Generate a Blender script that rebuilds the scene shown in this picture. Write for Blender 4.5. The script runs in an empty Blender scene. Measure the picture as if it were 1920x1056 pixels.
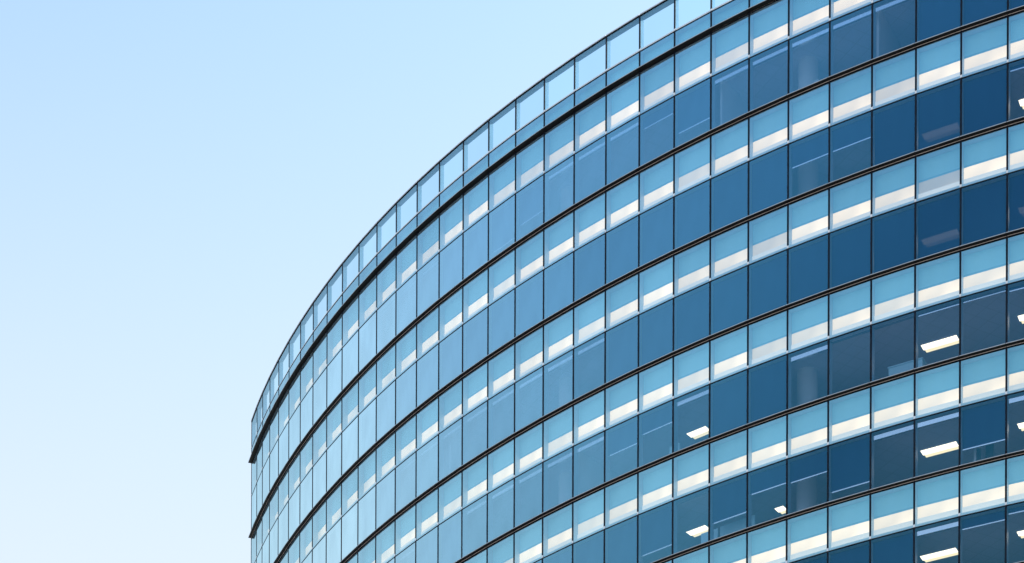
import bpy, bmesh, math, random
from mathutils import Vector, Matrix

# ---------------------------------------------------------------- camera, sky, sun, exposure
sc = bpy.context.scene
COL = sc.collection
EYE = 1.6
cam_data = bpy.data.cameras.new("camera")
cam = bpy.data.objects.new("camera", cam_data)
COL.objects.link(cam)
cam.matrix_world = (Matrix.Translation((0, 0, EYE)) @ Matrix.Rotation(math.pi / 2, 4, 'X')
                    @ Matrix.Rotation(0.00402, 4, 'Z'))
cam_data.sensor_fit = 'HORIZONTAL'
cam_data.sensor_width = 36.0
cam_data.lens = 4129.4 / 1920 * 36.0
cam_data.shift_y = (3118.65 - 528) / 1920
cam_data.clip_start = 0.5
cam_data.clip_end = 20000
sc.camera = cam

SUN_EL, SUN_AZ = math.radians(30), math.radians(75)      # azimuth measured from +Y towards +X
world = bpy.data.worlds.new("World")
sc.world = world
world.use_nodes = True
nt = world.node_tree
nt.nodes.clear()
wo = nt.nodes.new('ShaderNodeOutputWorld')
bg = nt.nodes.new('ShaderNodeBackground')
sky = nt.nodes.new('ShaderNodeTexSky')
sky.sky_type = 'NISHITA'
sky.sun_disc = False
sky.sun_elevation = SUN_EL
sky.sun_rotation = SUN_AZ
sky.air_density = 1.65
sky.dust_density = 2.0
sky.ozone_density = 2.5
bg.inputs['Strength'].default_value = 0.15
# low sky turns whiter with ground haze
tcw = nt.nodes.new('ShaderNodeTexCoord')
sep = nt.nodes.new('ShaderNodeSeparateXYZ')
hz = nt.nodes.new('ShaderNodeMapRange'); hz.interpolation_type = 'SMOOTHSTEP'
hz.inputs['From Min'].default_value = 0.66
hz.inputs['From Max'].default_value = 0.36
hz.inputs['To Max'].default_value = 0.85
hm = nt.nodes.new('ShaderNodeMix'); hm.data_type = 'RGBA'
hm.inputs['B'].default_value = (2.60, 2.78, 2.92, 1)
nt.links.new(tcw.outputs['Generated'], sep.inputs[0])
nt.links.new(sep.outputs['Z'], hz.inputs['Value'])
nt.links.new(hz.outputs[0], hm.inputs['Factor'])
nt.links.new(sky.outputs[0], hm.inputs['A'])
nt.links.new(hm.outputs['Result'], bg.inputs['Color'])
nt.links.new(bg.outputs[0], wo.inputs[0])

sun_data = bpy.data.lights.new("sun", 'SUN')
sun_data.energy = 3.0
sun_data.angle = math.radians(0.5)
sun_data.color = (1.0, 0.94, 0.86)
sun = bpy.data.objects.new("sun", sun_data)
COL.objects.link(sun)
sd = Vector((math.sin(SUN_AZ) * math.cos(SUN_EL), math.cos(SUN_AZ) * math.cos(SUN_EL), math.sin(SUN_EL)))
sun.rotation_euler = sd.to_track_quat('Z', 'Y').to_euler()
sun.location = (60, 0, 120)

sc.view_settings.view_transform = 'Standard'
sc.view_settings.look = 'None'
sc.view_settings.exposure = 1.15
sc.view_settings.gamma = 1.0
sc.cycles.max_bounces = 8
sc.cycles.transparent_max_bounces = 16
sc.cycles.caustics_reflective = False
sc.cycles.caustics_refractive = False
sc.cycles.sample_clamp_indirect = 3.0
sc.cycles.use_denoising = True

rnd = random.Random(7)

# ---------------------------------------------------------------- materials
def new_mat(name):
    m = bpy.data.materials.new(name)
    m.use_nodes = True
    m.node_tree.nodes.clear()
    out = m.node_tree.nodes.new('ShaderNodeOutputMaterial')
    return m, m.node_tree, out

def noise(t, scale, detail=3.0, coord='Object', stretch=None):
    tc = t.nodes.new('ShaderNodeTexCoord')
    n = t.nodes.new('ShaderNodeTexNoise')
    n.inputs['Scale'].default_value = scale
    n.inputs['Detail'].default_value = detail
    if stretch:
        mp = t.nodes.new('ShaderNodeMapping')
        mp.inputs['Scale'].default_value = stretch
        t.links.new(tc.outputs[coord], mp.inputs[0])
        t.links.new(mp.outputs[0], n.inputs['Vector'])
    else:
        t.links.new(tc.outputs[coord], n.inputs['Vector'])
    return n

def ramp(t, src, c0, c1, p0=0.3, p1=0.7):
    r = t.nodes.new('ShaderNodeValToRGB')
    r.color_ramp.elements[0].position = p0
    r.color_ramp.elements[1].position = p1
    r.color_ramp.elements[0].color = (*c0, 1)
    r.color_ramp.elements[1].color = (*c1, 1)
    t.links.new(src, r.inputs[0])
    return r

def solid(name, col, rough=0.5, metal=0.0, var=0.12, scale=1.5, spec=0.5):
    m, t, out = new_mat(name)
    p = t.nodes.new('ShaderNodeBsdfPrincipled')
    n = noise(t, scale)
    r = ramp(t, n.outputs[0], tuple(c * (1 - var) for c in col), tuple(min(1, c * (1 + var)) for c in col))
    t.links.new(r.outputs[0], p.inputs['Base Color'])
    p.inputs['Roughness'].default_value = rough
    p.inputs['Metallic'].default_value = metal
    p.inputs['Specular IOR Level'].default_value = spec
    t.links.new(p.outputs[0], out.inputs[0])
    return m

def coated_glass(name, refl, tint, base, power, gain, wobble=0.002):
    """tinted transmission with a blue reflective coating that strengthens towards grazing"""
    m, t, out = new_mat(name)
    tr = t.nodes.new('ShaderNodeBsdfTransparent')
    gl = t.nodes.new('ShaderNodeBsdfGlossy')
    gl.inputs['Roughness'].default_value = 0.0
    mix = t.nodes.new('ShaderNodeMixShader')
    lw = t.nodes.new('ShaderNodeLayerWeight')
    lw.inputs['Blend'].default_value = 0.5
    pw = t.nodes.new('ShaderNodeMapRange')          # 0 seen square on, 1 seen at a grazing angle
    pw.inputs['From Min'].default_value = power[0]
    pw.inputs['From Max'].default_value = power[1]
    t.links.new(lw.outputs['Facing'], pw.inputs['Value'])
    ml = t.nodes.new('ShaderNodeMapRange')
    ml.inputs['To Min'].default_value = base
    ml.inputs['To Max'].default_value = gain
    t.links.new(pw.outputs[0], ml.inputs['Value'])
    t.links.new(ml.outputs[0], mix.inputs[0])
    # reflection colour: coating blue, going neutral at grazing angles
    mc = t.nodes.new('ShaderNodeMix'); mc.data_type = 'RGBA'
    mc.inputs['A'].default_value = (*refl, 1)
    mc.inputs['B'].default_value = (0.70, 0.94, 1.0, 1)
    t.links.new(pw.outputs[0], mc.inputs['Factor'])
    oi = t.nodes.new('ShaderNodeObjectInfo')
    dn = noise(t, 1.1, 3.0, 'Object', (1, 1, 0.45))
    dm = ramp(t, dn.outputs[0], (0.90, 0.90, 0.90), (1.0, 1.0, 1.0), 0.35, 0.65)
    pr = ramp(t, oi.outputs['Random'], (0.86, 0.88, 0.90), (1.0, 1.0, 1.0), 0.0, 1.0)
    x1 = t.nodes.new('ShaderNodeMix'); x1.data_type = 'RGBA'; x1.blend_type = 'MULTIPLY'; x1.inputs['Factor'].default_value = 1
    x2 = t.nodes.new('ShaderNodeMix'); x2.data_type = 'RGBA'; x2.blend_type = 'MULTIPLY'; x2.inputs['Factor'].default_value = 1
    t.links.new(mc.outputs['Result'], x1.inputs['A']); t.links.new(dm.outputs[0], x1.inputs['B'])
    t.links.new(x1.outputs['Result'], x2.inputs['A']); t.links.new(pr.outputs[0], x2.inputs['B'])
    t.links.new(x2.outputs['Result'], gl.inputs['Color'])
    rr = ramp(t, oi.outputs['Random'], tuple(c * 0.93 for c in tint), tint, 0.0, 1.0)
    t.links.new(rr.outputs[0], tr.inputs['Color'])
    n = noise(t, 0.55, 2.0)
    b = t.nodes.new('ShaderNodeBump')
    b.inputs['Strength'].default_value = 1.0
    b.inputs['Distance'].default_value = wobble
    t.links.new(n.outputs[0], b.inputs['Height'])
    t.links.new(b.outputs[0], gl.inputs['Normal'])
    t.links.new(tr.outputs[0], mix.inputs[1])
    t.links.new(gl.outputs[0], mix.inputs[2])
    t.links.new(mix.outputs[0], out.inputs[0])
    return m

M = {}
M['vision'] = coated_glass('vision_glass', (0.13, 0.68, 1.0), (0.72, 0.79, 0.92), 0.11, (0.2, 0.60), 0.92)
M['spandrel'] = coated_glass('spandrel_glass', (0.32, 0.80, 1.0), (0.95, 0.965, 0.98), 0.37, (0.2, 0.88), 0.80)
M['parapet'] = coated_glass('parapet_glass', (0.60, 0.92, 1.0), (0.84, 0.965, 0.99), 0.04, (0.2, 0.85), 0.5)
def clear(name, c):
    m, t, out = new_mat(name)
    tr = t.nodes.new('ShaderNodeBsdfTransparent')
    tr.inputs['Color'].default_value = (*c, 1)
    t.links.new(tr.outputs[0], out.inputs[0])
    return m
M['clear'] = clear('clear_inner_glass', (0.97, 0.99, 0.99))
M['bronze'] = solid('dark_bronze_metal', (0.012, 0.012, 0.013), 0.55, 0.0, 0.2, 0.8, 0.25)
M['black'] = solid('black_gasket', (0.006, 0.009, 0.016), 0.6, 0.0, 0.2, 2.0, 0.15)
M['navy'] = solid('dark_navy_mullion_paint', (0.005, 0.010, 0.022), 0.55, 0.0, 0.2, 2.0, 0.15)
M['alu'] = solid('pale_aluminium', (0.82, 0.85, 0.90), 0.35, 0.0, 0.08, 0.9)
M['satin'] = solid('satin_blind_metal', (0.95, 0.95, 0.92), 0.15, 0.9, 0.04, 0.9)
M['noseal'] = solid('grey_nosing_metal', (0.50, 0.53, 0.58), 0.35, 0.0, 0.1, 0.9)
M['tan'] = solid('tan_metal_trim', (0.95, 0.80, 0.72), 0.5, 0.0, 0.06, 1.5)
M['reveal'] = solid('blue_grey_frame_paint', (0.42, 0.52, 0.66), 0.4, 0.1, 0.08, 1.2)
M['steel'] = solid('blue_grey_parapet_steel', (0.20, 0.36, 0.52), 0.9, 0.0, 0.08, 1.2, 0.05)
M['concrete'] = solid('grey_concrete', (0.30, 0.30, 0.31), 0.85, 0, 0.15, 0.5)
M['ceiling'] = solid('mineral_ceiling_tile', (0.84, 0.82, 0.87), 0.9, 0, 0.10, 0.35)
M['column'] = solid('white_plastered_column', (0.62, 0.66, 0.70), 0.8, 0, 0.05, 0.8)
M['wall'] = solid('office_wall_paint', (0.30, 0.32, 0.38), 0.9, 0, 0.08, 0.3)
M['carpet'] = solid('office_carpet', (0.26, 0.25, 0.28), 0.95, 0, 0.15, 0.8)
M['white'] = solid('white_laminate', (0.72, 0.76, 0.78), 0.5, 0, 0.04, 1.0)
M['pale'] = solid('pale_blue_laminate', (0.55, 0.82, 0.88), 0.5, 0, 0.05, 1.0)
M['plastic'] = solid('dark_plastic', (0.03, 0.035, 0.045), 0.4, 0, 0.1, 2.0)
M['asphalt'] = solid('pale_paving', (0.28, 0.27, 0.25), 0.9, 0, 0.2, 0.05)
M['roof'] = solid('roof_gravel', (0.28, 0.27, 0.26), 0.95, 0, 0.2, 1.0)

def tiles():
    m, t, out = new_mat('ceiling_tiles_with_grid')
    p = t.nodes.new('ShaderNodeBsdfPrincipled')
    tc = t.nodes.new('ShaderNodeTexCoord')
    mp = t.nodes.new('ShaderNodeMapping')
    mp.inputs['Rotation'].default_value = (0, 0, math.radians(-28))
    br = t.nodes.new('ShaderNodeTexBrick')
    br.offset = 0.0
    br.inputs['Scale'].default_value = 1.0
    br.inputs['Brick Width'].default_value = 0.6
    br.inputs['Row Height'].default_value = 0.6
    br.inputs['Mortar Size'].default_value = 0.012
    br.inputs['Color1'].default_value = (0.86, 0.80, 0.90, 1)
    br.inputs['Color2'].default_value = (0.82, 0.77, 0.87, 1)
    br.inputs['Mortar'].default_value = (0.70, 0.67, 0.75, 1)
    t.links.new(tc.outputs['Object'], mp.inputs[0])
    t.links.new(mp.outputs[0], br.inputs['Vector'])
    t.links.new(br.outputs['Color'], p.inputs['Base Color'])
    p.inputs['Roughness'].default_value = 0.9
    t.links.new(p.outputs[0], out.inputs[0])
    return m
M['ceiling'] = tiles()

def fabric():
    m, t, out = new_mat('blue_mesh_blind_fabric')
    p = t.nodes.new('ShaderNodeBsdfPrincipled')
    tc = t.nodes.new('ShaderNodeTexCoord')
    w = t.nodes.new('ShaderNodeTexWave')
    w.inputs['Scale'].default_value = 9.0
    w.inputs['Distortion'].default_value = 2.5
    w.inputs['Detail'].default_value = 2.0
    mp = t.nodes.new('ShaderNodeMapping')
    mp.inputs['Scale'].default_value = (1, 1, 0.06)
    t.links.new(tc.outputs['Object'], mp.inputs[0])
    t.links.new(mp.outputs[0], w.inputs['Vector'])
    r = ramp(t, w.outputs[0], (0.009, 0.042, 0.16), (0.015, 0.058, 0.20), 0.0, 1.0)
    t.links.new(r.outputs[0], p.inputs['Base Color'])
    p.inputs['Roughness'].default_value = 0.9
    tr = t.nodes.new('ShaderNodeBsdfTransparent')
    tr.inputs['Color'].default_value = (0.8, 0.8, 0.85, 1)
    mx = t.nodes.new('ShaderNodeMixShader')
    mx.inputs[0].default_value = 0.20
    t.links.new(p.outputs[0], mx.inputs[1])
    t.links.new(tr.outputs[0], mx.inputs[2])
    t.links.new(mx.outputs[0], out.inputs[0])
    return m
M['fabric'] = fabric()

def infill():
    m, t, out = new_mat('light_blue_infill_board')
    p = t.nodes.new('ShaderNodeBsdfPrincipled')
    n = noise(t, 0.5, 4.0)
    r = ramp(t, n.outputs[0], (0.34, 0.79, 0.96), (0.40, 0.85, 0.98), 0.35, 0.65)
    t.links.new(r.outputs[0], p.inputs['Base Color'])
    p.inputs['Roughness'].default_value = 0.7
    t.links.new(p.outputs[0], out.inputs[0])
    return m
M['infill'] = infill()

def lit(name, col, strength, use_tone=False, patchy=False):
    m, t, out = new_mat(name)
    p = t.nodes.new('ShaderNodeBsdfPrincipled')
    p.inputs['Base Color'].default_value = (0.88, 0.70, 0.58, 1) if use_tone else (0.75, 0.73, 0.68, 1)
    p.inputs['Roughness'].default_value = 0.7
    p.inputs['Emission Color'].default_value = (*col, 1)
    p.inputs['Emission Strength'].default_value = strength
    if use_tone:                                 # added board glow, brighter or dimmer per bay and in patches
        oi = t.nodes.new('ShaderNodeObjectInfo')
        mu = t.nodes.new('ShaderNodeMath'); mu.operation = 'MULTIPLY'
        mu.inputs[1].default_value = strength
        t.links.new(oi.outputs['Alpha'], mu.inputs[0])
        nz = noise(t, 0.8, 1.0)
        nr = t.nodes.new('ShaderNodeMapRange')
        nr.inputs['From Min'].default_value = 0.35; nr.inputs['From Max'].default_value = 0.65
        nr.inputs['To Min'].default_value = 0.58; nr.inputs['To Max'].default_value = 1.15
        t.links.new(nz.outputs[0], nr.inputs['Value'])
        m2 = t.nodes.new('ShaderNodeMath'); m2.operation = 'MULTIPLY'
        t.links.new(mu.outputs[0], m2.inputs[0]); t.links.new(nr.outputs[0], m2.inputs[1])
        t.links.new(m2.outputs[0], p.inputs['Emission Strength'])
    t.links.new(p.outputs[0], out.inputs[0])
    return m
M['infill_edge'] = solid('blue_edge_trim', (0.22, 0.58, 0.80), 0.7)  # slightly darker blue strip above the cream board
M['cove'] = lit('lit_cream_light_cove', (1.0, 0.72, 0.42), 0.62, True)  # emission added to the cream board itself; no tube lights it
M['cove_low'] = lit('lit_light_box_floor', (1.0, 0.86, 0.70), 0.26)  # white lower board, its glow stands for light cast on it from above
M['lamp_bright'] = lit('lamp_diffuser_glow', (1.0, 0.80, 0.52), 1.35)
M['lamp_soft'] = lit('lamp_reflector_glow', (1.0, 0.76, 0.38), 0.72)

# ---------------------------------------------------------------- plan of the curved front (metres, seen from above)
S = 4.0
PLAN = [(-3.5222, 29.2423), (-3.4104, 28.8945), (-3.3012, 28.5807), (-3.1676, 28.2251), (-3.0141, 27.8452), (-2.8438, 27.4529), (-2.6635, 27.0651), (-2.4732, 26.6822), (-2.2727, 26.3044), (-2.0622, 25.9321), (-1.8417, 25.5657), (-1.6112, 25.2055), (-1.3709, 24.8517), (-1.1207, 24.5049), (-0.861, 24.1651), (-0.5918, 23.8328), (-0.3133, 23.5083), (-0.0257, 23.1918), (0.2708, 22.8835), (0.5759, 22.5839), (0.8894, 22.293), (1.2111, 22.0112), (1.5405, 21.7385), (1.8776, 21.4753), (2.2218, 21.2216), (2.5731, 20.9776), (2.9309, 20.7433), (3.295, 20.519), (3.6651, 20.3047), (4.0408, 20.1004), (4.4218, 19.9061), (4.8077, 19.722), (5.1985, 19.5481), (5.5937, 19.3847), (5.9931, 19.2319), (6.3964, 19.0896)]
P = [Vector((x * S, y * S)) for x, y in PLAN]
# the front carries on past the frame with the same curve and bay width
_h = math.atan2(P[-1].y - P[-2].y, P[-1].x - P[-2].x)
_g = math.atan2(P[-2].y - P[-3].y, P[-2].x - P[-3].x)
for _i in range(13):
    _h += (_h - _g if _i == 0 else _d)
    if _i == 0: _d = math.atan2(P[-1].y - P[-2].y, P[-1].x - P[-2].x) - _g
    P.append(P[-1] + Vector((math.cos(_h), math.sin(_h))) * 1.7106)
NB = len(P) - 1
T = [(P[k + 1] - P[k]).normalized() for k in range(NB)]
L = [(P[k + 1] - P[k]).length for k in range(NB)]
N = [Vector((t.y, -t.x)) for t in T]                     # outward normal of each bay
MIT = []
for k in range(NB + 1):
    if k == 0: m_ = N[0]
    elif k == NB: m_ = N[-1]
    else:
        b = (N[k - 1] + N[k]).normalized()
        m_ = b / b.dot(N[k])
    MIT.append(m_)

def ledge_z(j):
    return EYE + S * (15.9079 if j == 0 else 15.9079 - 0.99466 - (j - 1))
H_SP = 0.43351 * S                                       # ledge down to the transom below it
Z0 = ledge_z(0)
Z_PAR = Z0 + 0.20352 * S
Z_TOP = Z0 + 0.57070 * S
NFLOOR = 14                                              # storeys below the top ledge
def transom_z(j): return ledge_z(j) - H_SP

def pt(k, s, o, z):
    q = P[k] + T[k] * s + N[k] * o
    return Vector((q.x, q.y, z))
def mp(k, o, z):
    q = P[k] + MIT[k] * o
    return Vector((q.x, q.y, z))

# ---------------------------------------------------------------- mesh helpers
def hexa(bm, lo, hi, mi=0):
    """lo, hi: four points each, same winding"""
    v = [bm.verts.new(p) for p in lo] + [bm.verts.new(p) for p in hi]
    fs = [(3, 2, 1, 0), (4, 5, 6, 7), (0, 1, 5, 4), (1, 2, 6, 5), (2, 3, 7, 6), (3, 0, 4, 7)]
    out = []
    for f in fs:
        face = bm.faces.new([v[i] for i in f])
        face.material_index = mi
        out.append(face)
    return out
def bay_box(bm, k, s0, s1, o0, o1, z0, z1, mi=0):
    """box along bay k: s along the bay from its left mullion, o outward"""
    ring = [(s0, o1), (s1, o1), (s1, o0), (s0, o0)]
    return hexa(bm, [pt(k, s, o, z0) for s, o in ring], [pt(k, s, o, z1) for s, o in ring], mi)
def rail(bm, k, o0, o1, z0, z1, gap=0.0, mi=0):
    """mitred length of rail from mullion k to k+1"""
    a, b = T[k] * gap, T[k] * -gap
    def g(kk, o, z, sh):
        q = P[kk] + MIT[kk] * o + sh
        return Vector((q.x, q.y, z))
    lo = [g(k, o1, z0, a), g(k + 1, o1, z0, b), g(k + 1, o0, z0, b), g(k, o0, z0, a)]
    hi = [g(k, o1, z1, a), g(k + 1, o1, z1, b), g(k + 1, o0, z1, b), g(k, o0, z1, a)]
    return hexa(bm, lo, hi, mi)
def finish(bm, name, mats, parent=None, origin=None):
    bmesh.ops.recalc_face_normals(bm, faces=bm.faces)
    if origin is not None:
        bmesh.ops.translate(bm, verts=bm.verts, vec=-Vector(origin))
    me = bpy.data.meshes.new(name)
    bm.to_mesh(me)
    bm.free()
    for m in mats: me.materials.append(M[m])
    o = bpy.data.objects.new(name, me)
    if origin is not None: o.location = origin
    if parent is not None: o.parent = parent
    COL.objects.link(o)
    return o
def tag(o, label=None, cat=None, group=None, kind=None):
    if label: o['label'] = label
    if cat: o['category'] = cat
    if group: o['group'] = group
    if kind: o['kind'] = kind
    return o

# ---------------------------------------------------------------- ground
bm = bmesh.new()
bmesh.ops.create_grid(bm, x_segments=1, y_segments=1, size=3000)
tag(finish(bm, 'ground', ['asphalt']), kind='structure')

# ---------------------------------------------------------------- the tower
tower = bpy.data.objects.new('office_tower', None)
COL.objects.link(tower)
tag(tower, 'curved glass office tower with dark ledges, cream lit strips and blue windows', 'building')

DEPTH = 9.0
def offset_pts(o, z, ks=range(NB + 1)):
    return [mp(k, o, z) for k in ks]
def slab(bm, o0, o1, z0, z1, mi=0):
    for k in range(NB):
        rail(bm, k, -o1, -o0, z0, z1, 0.0, mi)

for j in range(0, NFLOOR):
    zf = ledge_z(j + 1)
    b = bmesh.new(); slab(b, 0.35, DEPTH, zf - 0.25, zf - 0.02)
    fl = finish(b, 'floor_slab', ['carpet'], tower)
    b = bmesh.new(); slab(b, 0.35, DEPTH, zf + 2.42, zf + 2.47)
    finish(b, 'ceiling', ['ceiling'], fl)
b = bmesh.new(); slab(b, 0.35, DEPTH + 6, Z0 + 0.10, Z0 + 0.30)
finish(b, 'roof', ['roof'], tower)
b = bmesh.new(); slab(b, DEPTH, DEPTH + 0.3, 0.0, Z0 + 0.10)
finish(b, 'core_wall', ['wall'], tower)
b = bmesh.new(); slab(b, DEPTH + 5.7, DEPTH + 6, 0.0, Z0 + 0.10)
finish(b, 'rear_wall', ['concrete'], tower)
b = bmesh.new()
bay_box(b, 0, 0.02, 0.22, -DEPTH - 6, -0.03, 0.0, Z0 + 0.095)
finish(b, 'end_wall', ['reveal'], tower)
b = bmesh.new()
bay_box(b, NB - 1, L[-1] - 0.22, L[-1] - 0.02, -DEPTH - 6, -0.03, 0.0, Z0 + 0.095)
finish(b, 'end_wall', ['reveal'], tower)

# ledges: one projecting shelf per storey, with pale nosing, tan trim and a painted black shadow line
for j in range(NFLOOR + 1):
    z = ledge_z(j)
    if z < 2.5: continue
    out = 0.175 if j == 0 else 0.152
    b = bmesh.new()
    for k in range(NB):
        rail(b, k, -0.02, out, z + 0.028, z + 0.066, 0.012)
        rail(b, k, -0.02, out - 0.006, z + 0.034, z + 0.062, 0.0)
    lg = finish(b, 'ledge', ['bronze'], tower)
    b = bmesh.new()
    for k in range(NB): rail(b, k, out + 0.001, out + 0.014, z + 0.034, z + 0.056, 0.010)
    finish(b, 'nosing', ['noseal'], lg)
    b = bmesh.new()
    for k in range(NB): rail(b, k, -0.02, 0.014, z - 0.055 if j else z - 0.03, z - 0.002, 0.0)
    finish(b, 'gasket', ['black'], lg)  # black strip painted in as the shadow line under the ledge
    if j:
        b = bmesh.new()
        for k in range(NB): rail(b, k, 0.0, 0.017, z, z + 0.015, 0.010)
        finish(b, 'trim_strip', ['tan'], lg)
    # low pale curb standing on the ledge in front of the pane
    b = bmesh.new()
    for k in range(NB): rail(b, k, -0.02, 0.008, z + 0.077, z + 0.105, 0.012)
    finish(b, 'sill_strip', ['reveal'], lg)

# transoms: pale strip over a thin black line
def transom(z, w=0.10):
    b = bmesh.new()
    for k in range(NB):
        rail(b, k, -0.030, -0.014, z + 0.022, z + 0.022 + w, 0.035)
        bay_box(b, k, -0.037, 0.037, -0.011, 0.019, z + 0.022, z + 0.020 + w)
    tr = finish(b, 'transom', ['alu'], tower)
    b = bmesh.new()
    for k in range(NB): rail(b, k, -0.03, 0.008, z - 0.022, z + 0.020, 0.0)
    finish(b, 'gasket', ['black'], tr)
transom(Z_PAR, 0.075)
for j in range(NFLOOR):
    transom(transom_z(j))

# mullions: dark outer cap with a pale fin behind the glass
for k in range(NB + 1):
    kk = min(k, NB - 1)
    s = 0.0 if k < NB else L[-1]
    b = bmesh.new()
    bay_box(b, kk, s - 0.036, s + 0.036, -0.012, 0.011, 0.0, Z_TOP - 0.05)
    mu = finish(b, 'mullion', ['navy'], tower)
    b = bmesh.new()
    bay_box(b, kk, s - 0.030, s + 0.030, -0.295, -0.014, 0.0, Z_PAR + 0.05)
    bay_box(b, kk, s - 0.042, s + 0.042, -0.215, -0.014, Z_PAR + 0.051, Z_TOP - 0.052, 1)
    finish(b, 'frame_fin', ['reveal', 'steel'], mu)

# parapet coping and the deep frame under it
b = bmesh.new()
for k in range(NB):
    rail(b, k, -0.24, 0.045, Z_TOP - 0.028, Z_TOP + 0.012, 0.008)
cp = finish(b, 'coping', ['alu'], tower)
b = bmesh.new()
for k in range(NB): rail(b, k, -0.02, 0.022, Z_TOP - 0.065, Z_TOP - 0.030, 0.0)
finish(b, 'gasket', ['black'], cp)
b = bmesh.new()
for k in range(NB): rail(b, k, -0.235, -0.022, Z_TOP - 0.10, Z_TOP - 0.031, 0.032)
finish(b, 'head_rail', ['steel'], cp)

# ---------------------------------------------------------------- bays
FL, CX, CY = 4129.4, 960.0, 3118.65
def seen(k, zc):                                        # rough on-picture size of a bay, to choose which panes become parts
    q = (P[k] + P[k + 1]) / 2
    x = CX + FL * q.x / q.y
    y = CY - FL * (zc - EYE) / q.y
    w = FL * (P[k + 1].x / P[k + 1].y - P[k].x / P[k].y)
    inside = -60 < x < 1975 and -70 < y < 1125
    return w * FL / q.y if inside else 0.0

# how far each roller blind is drawn: height of its bottom rail over the floor (2.2+ = rolled up), photo order
BLIND = {}
for r_, ks in {0: [11, 12, 13, 18, 19, 20, 23, 24, 25, 26, 27], 2: [9, 12, 13, 14, 15, 16, 17, 18, 19],
               3: [12, 15, 16, 17, 18, 19, 22, 25], 4: [27, 30], 5: [28]}.items():
    for k in ks: BLIND[(r_, k)] = 9.0
BLIND.update({(0, 22): 0.70, (0, 21): 1.62, (0, 17): 0.80, (0, 16): 0.45, (0, 15): 0.3,
              (1, 25): 1.30, (1, 26): 1.30, (1, 30): 1.95, (1, 31): 1.95,
              (3, 26): 2.14, (3, 27): 2.13, (3, 28): 2.04, (3, 29): 2.05, (3, 30): 1.98,
              (3, 20): 1.16, (3, 21): 1.40, (3, 7): 1.8,
              (4, 21): 0.55, (4, 22): 2.10, (4, 23): 0.76, (4, 24): 1.36, (4, 25): 1.30, (4, 26): 0.44,
              (4, 28): 9.0, (4, 29): 0.66, (5, 29): 1.75, (5, 30): 1.92, (5, 27): 0.12})
DULL = {(1, 27): .55, (2, 28): .18, (2, 27): .8, (1, 22): .5, (2, 24): .45, (2, 23): .8, (2, 19): .55, (1, 16): .6, (3, 18): .5, (0, 24): .9,
        (0, 23): .55, (0, 21): .7, (0, 19): .85, (0, 17): .25, (0, 16): .4, (0, 18): .45, (3, 22): .6, (3, 24): .5, (3, 23): .9,
        (3, 27): .65, (3, 25): .6, (4, 19): .35, (4, 16): .1, (3, 14): .5, (0, 13): .45, (0, 14): .9, (0, 9): .5,
        (0, 8): .3, (1, 8): .3, (4, 20): .75, (3, 29): .8, (2, 22): .8, (1, 23): .85, (3, 26): .85}

def pane_mesh(b, k, z0, z1):
    fs = bay_box(b, k, 0.034, L[k] - 0.034, -0.012, 0.0, z0, z1, 1)
    fs[2].material_index = 0                            # the outer face carries the coating
def blind_mesh(b, k, zf, zt, h):
    if h > 3:                                           # rolled up: only the fat roll and its pale cassette show
        bay_box(b, k, 0.05, L[k] - 0.05, -0.21, -0.12, zt - 0.235, zt - 0.075, 1)
    else:
        z = zf + h
        bay_box(b, k, 0.05, L[k] - 0.05, -0.158, -0.152, z + 0.035, zt - 0.045, 0)
        bay_box(b, k, 0.05, L[k] - 0.05, -0.168, -0.140, z - 0.005, z + 0.035, 1)
def box_mesh(b, k, z0, z1, cream_glow=True):
    """shadow box behind a spandrel pane: back boards, top and bottom boards"""
    s0, s1 = 0.034, L[k] - 0.034
    if cream_glow:
        bay_box(b, k, s0, s1, -0.34, -0.300, z0 + 0.94, z1, 0)
        bay_box(b, k, s0, s1, -0.34, -0.300, z0 + 0.862, z0 + 0.938, 4)
        bay_box(b, k, s0, s1, -0.34, -0.296, z0 + 0.42, z0 + 0.860, 1)
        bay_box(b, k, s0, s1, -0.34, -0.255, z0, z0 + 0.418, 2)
    else:
        bay_box(b, k, s0, s1, -0.26, -0.22, z0, z1, 0)
    if cream_glow: bay_box(b, k, 0.031, L[k] - 0.031, -0.342, -0.022, z0 - 0.045, z0 - 0.004, 3)
    bay_box(b, k, s0, s1, -0.215 if not cream_glow else -0.25, -0.02, z0, z0 + 0.02, 2)
    bay_box(b, k, s0, s1, -0.295 if cream_glow else -0.215, -0.02, z1 - 0.02, z1, 3)

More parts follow.
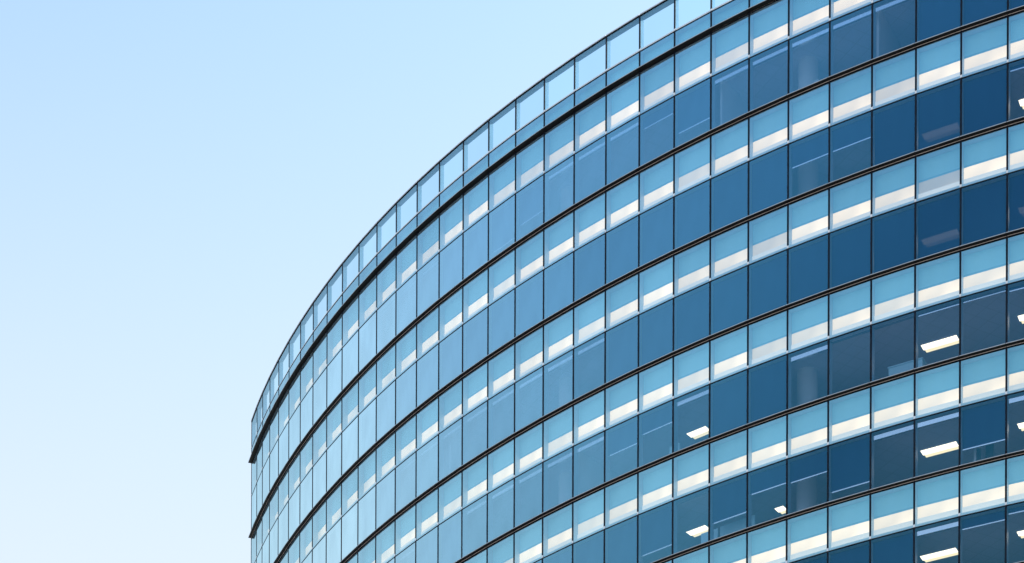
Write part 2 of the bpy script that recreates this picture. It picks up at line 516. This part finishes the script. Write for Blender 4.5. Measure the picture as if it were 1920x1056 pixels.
cands_w, cands_s = [], []
for j in range(NFLOOR):
    zf, zt, zl = ledge_z(j + 1) + 0.076, transom_z(j) - 0.024, ledge_z(j)
    for k in range(NB):
        cands_w.append((seen(k, (zf + zt) / 2), j, k))
        cands_s.append((seen(k, (zt + zl) / 2), j, k))
top_w = {(j, k) for a, j, k in sorted(cands_w, reverse=True)[:100] if a > 0}
top_s = {(j, k) for a, j, k in sorted(cands_s, reverse=True)[:100] if a > 0}
rest = {n: bmesh.new() for n in ('window', 'blind', 'spandrel', 'box')}
FULLDOWN = 0.03
for j in range(NFLOOR):
    zf, zt = ledge_z(j + 1) + 0.076, transom_z(j) - 0.024
    za, zb = transom_z(j) + 0.03, ledge_z(j) - 0.03
    for k in range(NB):
        h = BLIND.get((j, k), FULLDOWN)
        if j > 5: h = rnd.choice([FULLDOWN, FULLDOWN, 9.0, 1.2, 2.1])
        if (j, k) in top_w:
            b = bmesh.new(); pane_mesh(b, k, zf, zt)
            w = finish(b, 'window', ['vision', 'clear'], tower, pt(k, 0, 0, zf))
            b = bmesh.new(); blind_mesh(b, k, zf, zt, h)
            bl = finish(b, 'roller_blind', ['fabric', 'satin'], None, pt(k, 0, 0, zf))
            bl.parent = w; bl.location = (0, 0, 0)
        else:
            pane_mesh(rest['window'], k, zf, zt)
            blind_mesh(rest['blind'], k, zf, zt, h)
        if (j, k) in top_s:
            b = bmesh.new(); pane_mesh(b, k, za, zb)
            w = finish(b, 'spandrel_panel', ['spandrel', 'clear'], tower, pt(k, 0, 0, za))
            b = bmesh.new(); box_mesh(b, k, za, zb)
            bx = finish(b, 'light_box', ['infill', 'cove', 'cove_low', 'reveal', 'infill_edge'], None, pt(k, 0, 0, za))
            bx.parent = w; bx.location = (0, 0, 0)
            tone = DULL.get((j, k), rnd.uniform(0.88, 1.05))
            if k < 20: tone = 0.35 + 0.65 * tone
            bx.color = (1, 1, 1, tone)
        else:
            pane_mesh(rest['spandrel'], k, za, zb)
            box_mesh(rest['box'], k, za, zb)
w = tag(finish(rest['window'], 'smaller_windows', ['vision', 'clear'], tower), kind='stuff')
finish(rest['blind'], 'roller_blinds', ['fabric', 'satin'], w)
w = tag(finish(rest['spandrel'], 'smaller_spandrel_panels', ['spandrel', 'clear'], tower), kind='stuff')
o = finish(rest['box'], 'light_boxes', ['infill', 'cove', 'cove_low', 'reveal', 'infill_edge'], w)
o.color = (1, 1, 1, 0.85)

for k in range(NB):
    b = bmesh.new(); pane_mesh(b, k, Z0 + 0.08, Z_PAR - 0.024)
    w = finish(b, 'parapet_base_panel', ['spandrel', 'clear'], tower)
    b = bmesh.new(); box_mesh(b, k, Z0 + 0.08, Z_PAR - 0.024, False)
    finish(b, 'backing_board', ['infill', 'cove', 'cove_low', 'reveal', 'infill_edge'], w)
    b = bmesh.new(); pane_mesh(b, k, Z_PAR + 0.09, Z_TOP - 0.065)
    finish(b, 'parapet_pane', ['parapet', 'clear'], tower)

# round columns standing behind the glass
def column(k, s, d, j):
    b = bmesh.new()
    c = pt(k, s, -d, 0)
    zf = ledge_z(j + 1) - 0.02
    n = 32
    lo = [b.verts.new((c.x + 0.40 * math.cos(2 * math.pi * i / n), c.y + 0.40 * math.sin(2 * math.pi * i / n), zf)) for i in range(n)]
    hi = [b.verts.new((v.co.x, v.co.y, zf + 2.44)) for v in lo]
    for i in range(n):
        f = b.faces.new((lo[i], lo[(i + 1) % n], hi[(i + 1) % n], hi[i])); f.smooth = True
    finish(b, 'column', ['column'], tower)
for j in range(6):
    for k, s in ((25, 0.0), (18, -0.2)):
        column(k, s, 1.75, j)

def partition(k, s, j, d0=0.45, d1=5.5):
    b = bmesh.new()
    zf = ledge_z(j + 1) - 0.02
    bay_box(b, k, s, s + 0.10, -d1, -d0, zf, zf + 2.438)
    finish(b, 'partition_wall', ['column'], tower)
for k, s, j in ((27, 0.0, 0), (23, 0.15, 0), (19, -0.3, 3), (14, 0.2, 2)):
    partition(k, s, j)

# ---------------------------------------------------------------- ceiling lamps
def lamp(k, s, d, j, length=1.42, width=0.66):
    zf = ledge_z(j + 1)
    zc = zf + 2.42
    org = pt(k, s + length / 2, -d - width / 2, zc)
    b = bmesh.new()
    bay_box(b, k, s, s + length, -d - width, -d, zc - 0.045, zc - 0.003)
    body = finish(b, 'ceiling_lamp', ['white'], None, org)
    b = bmesh.new()
    bay_box(b, k, s + 0.02, s + length - 0.02, -d - width * 0.60, -d - 0.015, zc - 0.052, zc - 0.0455)
    o = finish(b, 'diffuser', ['lamp_bright'], None, org); o.parent = body; o.location = (0, 0, 0)
    b = bmesh.new()
    bay_box(b, k, s + 0.07, s + length - 0.05, -d - width + 0.04, -d - width * 0.61, zc - 0.050, zc - 0.0455)
    o = finish(b, 'reflector', ['lamp_soft'], None, org); o.parent = body; o.location = (0, 0, 0)
    return body
LAMPS = [
    (28, -0.55, 2.30, 3, 'lit white ceiling lamp directly above the pale blue cabinet top'),
    (28, -0.55, 2.30, 4, 'whole lit white ceiling lamp, one storey below the lamp over the cabinet'),
    (28, -0.55, 2.30, 5, 'lit white ceiling lamp cut by the bottom edge of the photo'),
    (28, -0.55, 2.30, 1, 'dim ceiling lamp glowing through a drawn blind, the upper of two'),
    (28, -0.55, 2.30, 2, 'dim ceiling lamp glowing through a drawn blind, the lower of two'),
    (30, -0.12, 2.20, 1, 'lit ceiling lamp at the right edge of the photo, topmost of its column'),
    (30, -0.12, 2.20, 2, 'dim ceiling lamp behind a drawn blind at the right edge of the photo'),
    (30, -0.12, 2.20, 3, 'lit ceiling lamp at the right edge, level with the lamp above the cabinet'),
    (30, -0.12, 2.20, 4, 'lit ceiling lamp at the right edge above the window with the monitor'),
    (30, -0.12, 2.20, 5, 'lit ceiling lamp at the right edge of the photo, lowest of its column'),
    (22, -1.05, 2.50, 3, 'lit ceiling lamp at a window foot with no screen before it, left upper one'),
    (22, -1.05, 2.50, 4, 'lit ceiling lamp half covered by a pale blue screen panel, left lower one'),
    (24, -0.50, 3.10, 4, 'small visible corner of a lit lamp below a half drawn blind'),
]
for k, s, d, j, lab in LAMPS:
    tag(lamp(k, s, d, j, {22: 0.95, 24: 0.42}.get(k, 1.42), 0.60), lab, 'ceiling lamp', 'ceiling lamps behind the windows')

# ---------------------------------------------------------------- things standing behind the glass
def simple(name, boxes, mats, k, j, label, cat, s=0, d=0):
    b = bmesh.new()
    zf = ledge_z(j + 1) - 0.018
    for s0, s1, d0, d1, z0, z1, mi in boxes:
        bay_box(b, k, s0, s1, -d1, -d0, zf + z0, zf + z1, mi)
    return tag(finish(b, name, mats, None, pt(k, (boxes[0][0] + boxes[0][1]) / 2, -boxes[0][2], zf)), label, cat)
simple('cabinet', [(-1.35, -0.04, 1.0, 1.45, 0.0, 1.06, 0), (-1.38, -0.01, 0.97, 1.48, 1.062, 1.10, 0)], ['pale'], 28, 3,
       'pale blue cabinet top showing just above the ledge, under a lit lamp', 'cabinet')
simple('desk_screen', [(0.05, 1.60, 0.75, 0.79, 0.0, 1.02, 0)], ['pale'], 23, 4,
       'wide pale blue desk screen under a nearly closed blind', 'screen')
simple('desk_screen', [(-0.95, -0.18, 0.95, 1.0, 0.0, 1.12, 0)], ['pale'], 23, 4,
       'narrow pale blue screen panel covering half of a lit lamp', 'screen')
simple('desk_screen', [(0.75, 1.25, 1.1, 1.14, 0.0, 1.22, 0)], ['pale'], 21, 3,
       'small pale green square panel beside a white desk edge', 'screen')
simple('white_box', [(0.62, 0.80, 0.95, 1.1, 0.0, 0.98, 0), (0.60, 0.82, 0.93, 1.12, 0.985, 1.01, 0)], ['white'], 25, 0,
       'small white box standing at the foot of the top row window with the round column', 'box')
simple('computer_monitor', [(0.36, 0.44, 0.60, 0.66, 0.0, 0.98, 0), (0.47, 0.62, 0.60, 0.64, 0.55, 0.92, 1),
                            (0.80, 1.10, 0.60, 0.64, 0.55, 0.98, 1)], ['white', 'plastic'], 29, 4,
       'dark monitor beside a thin white post below a nearly closed blind', 'monitor')
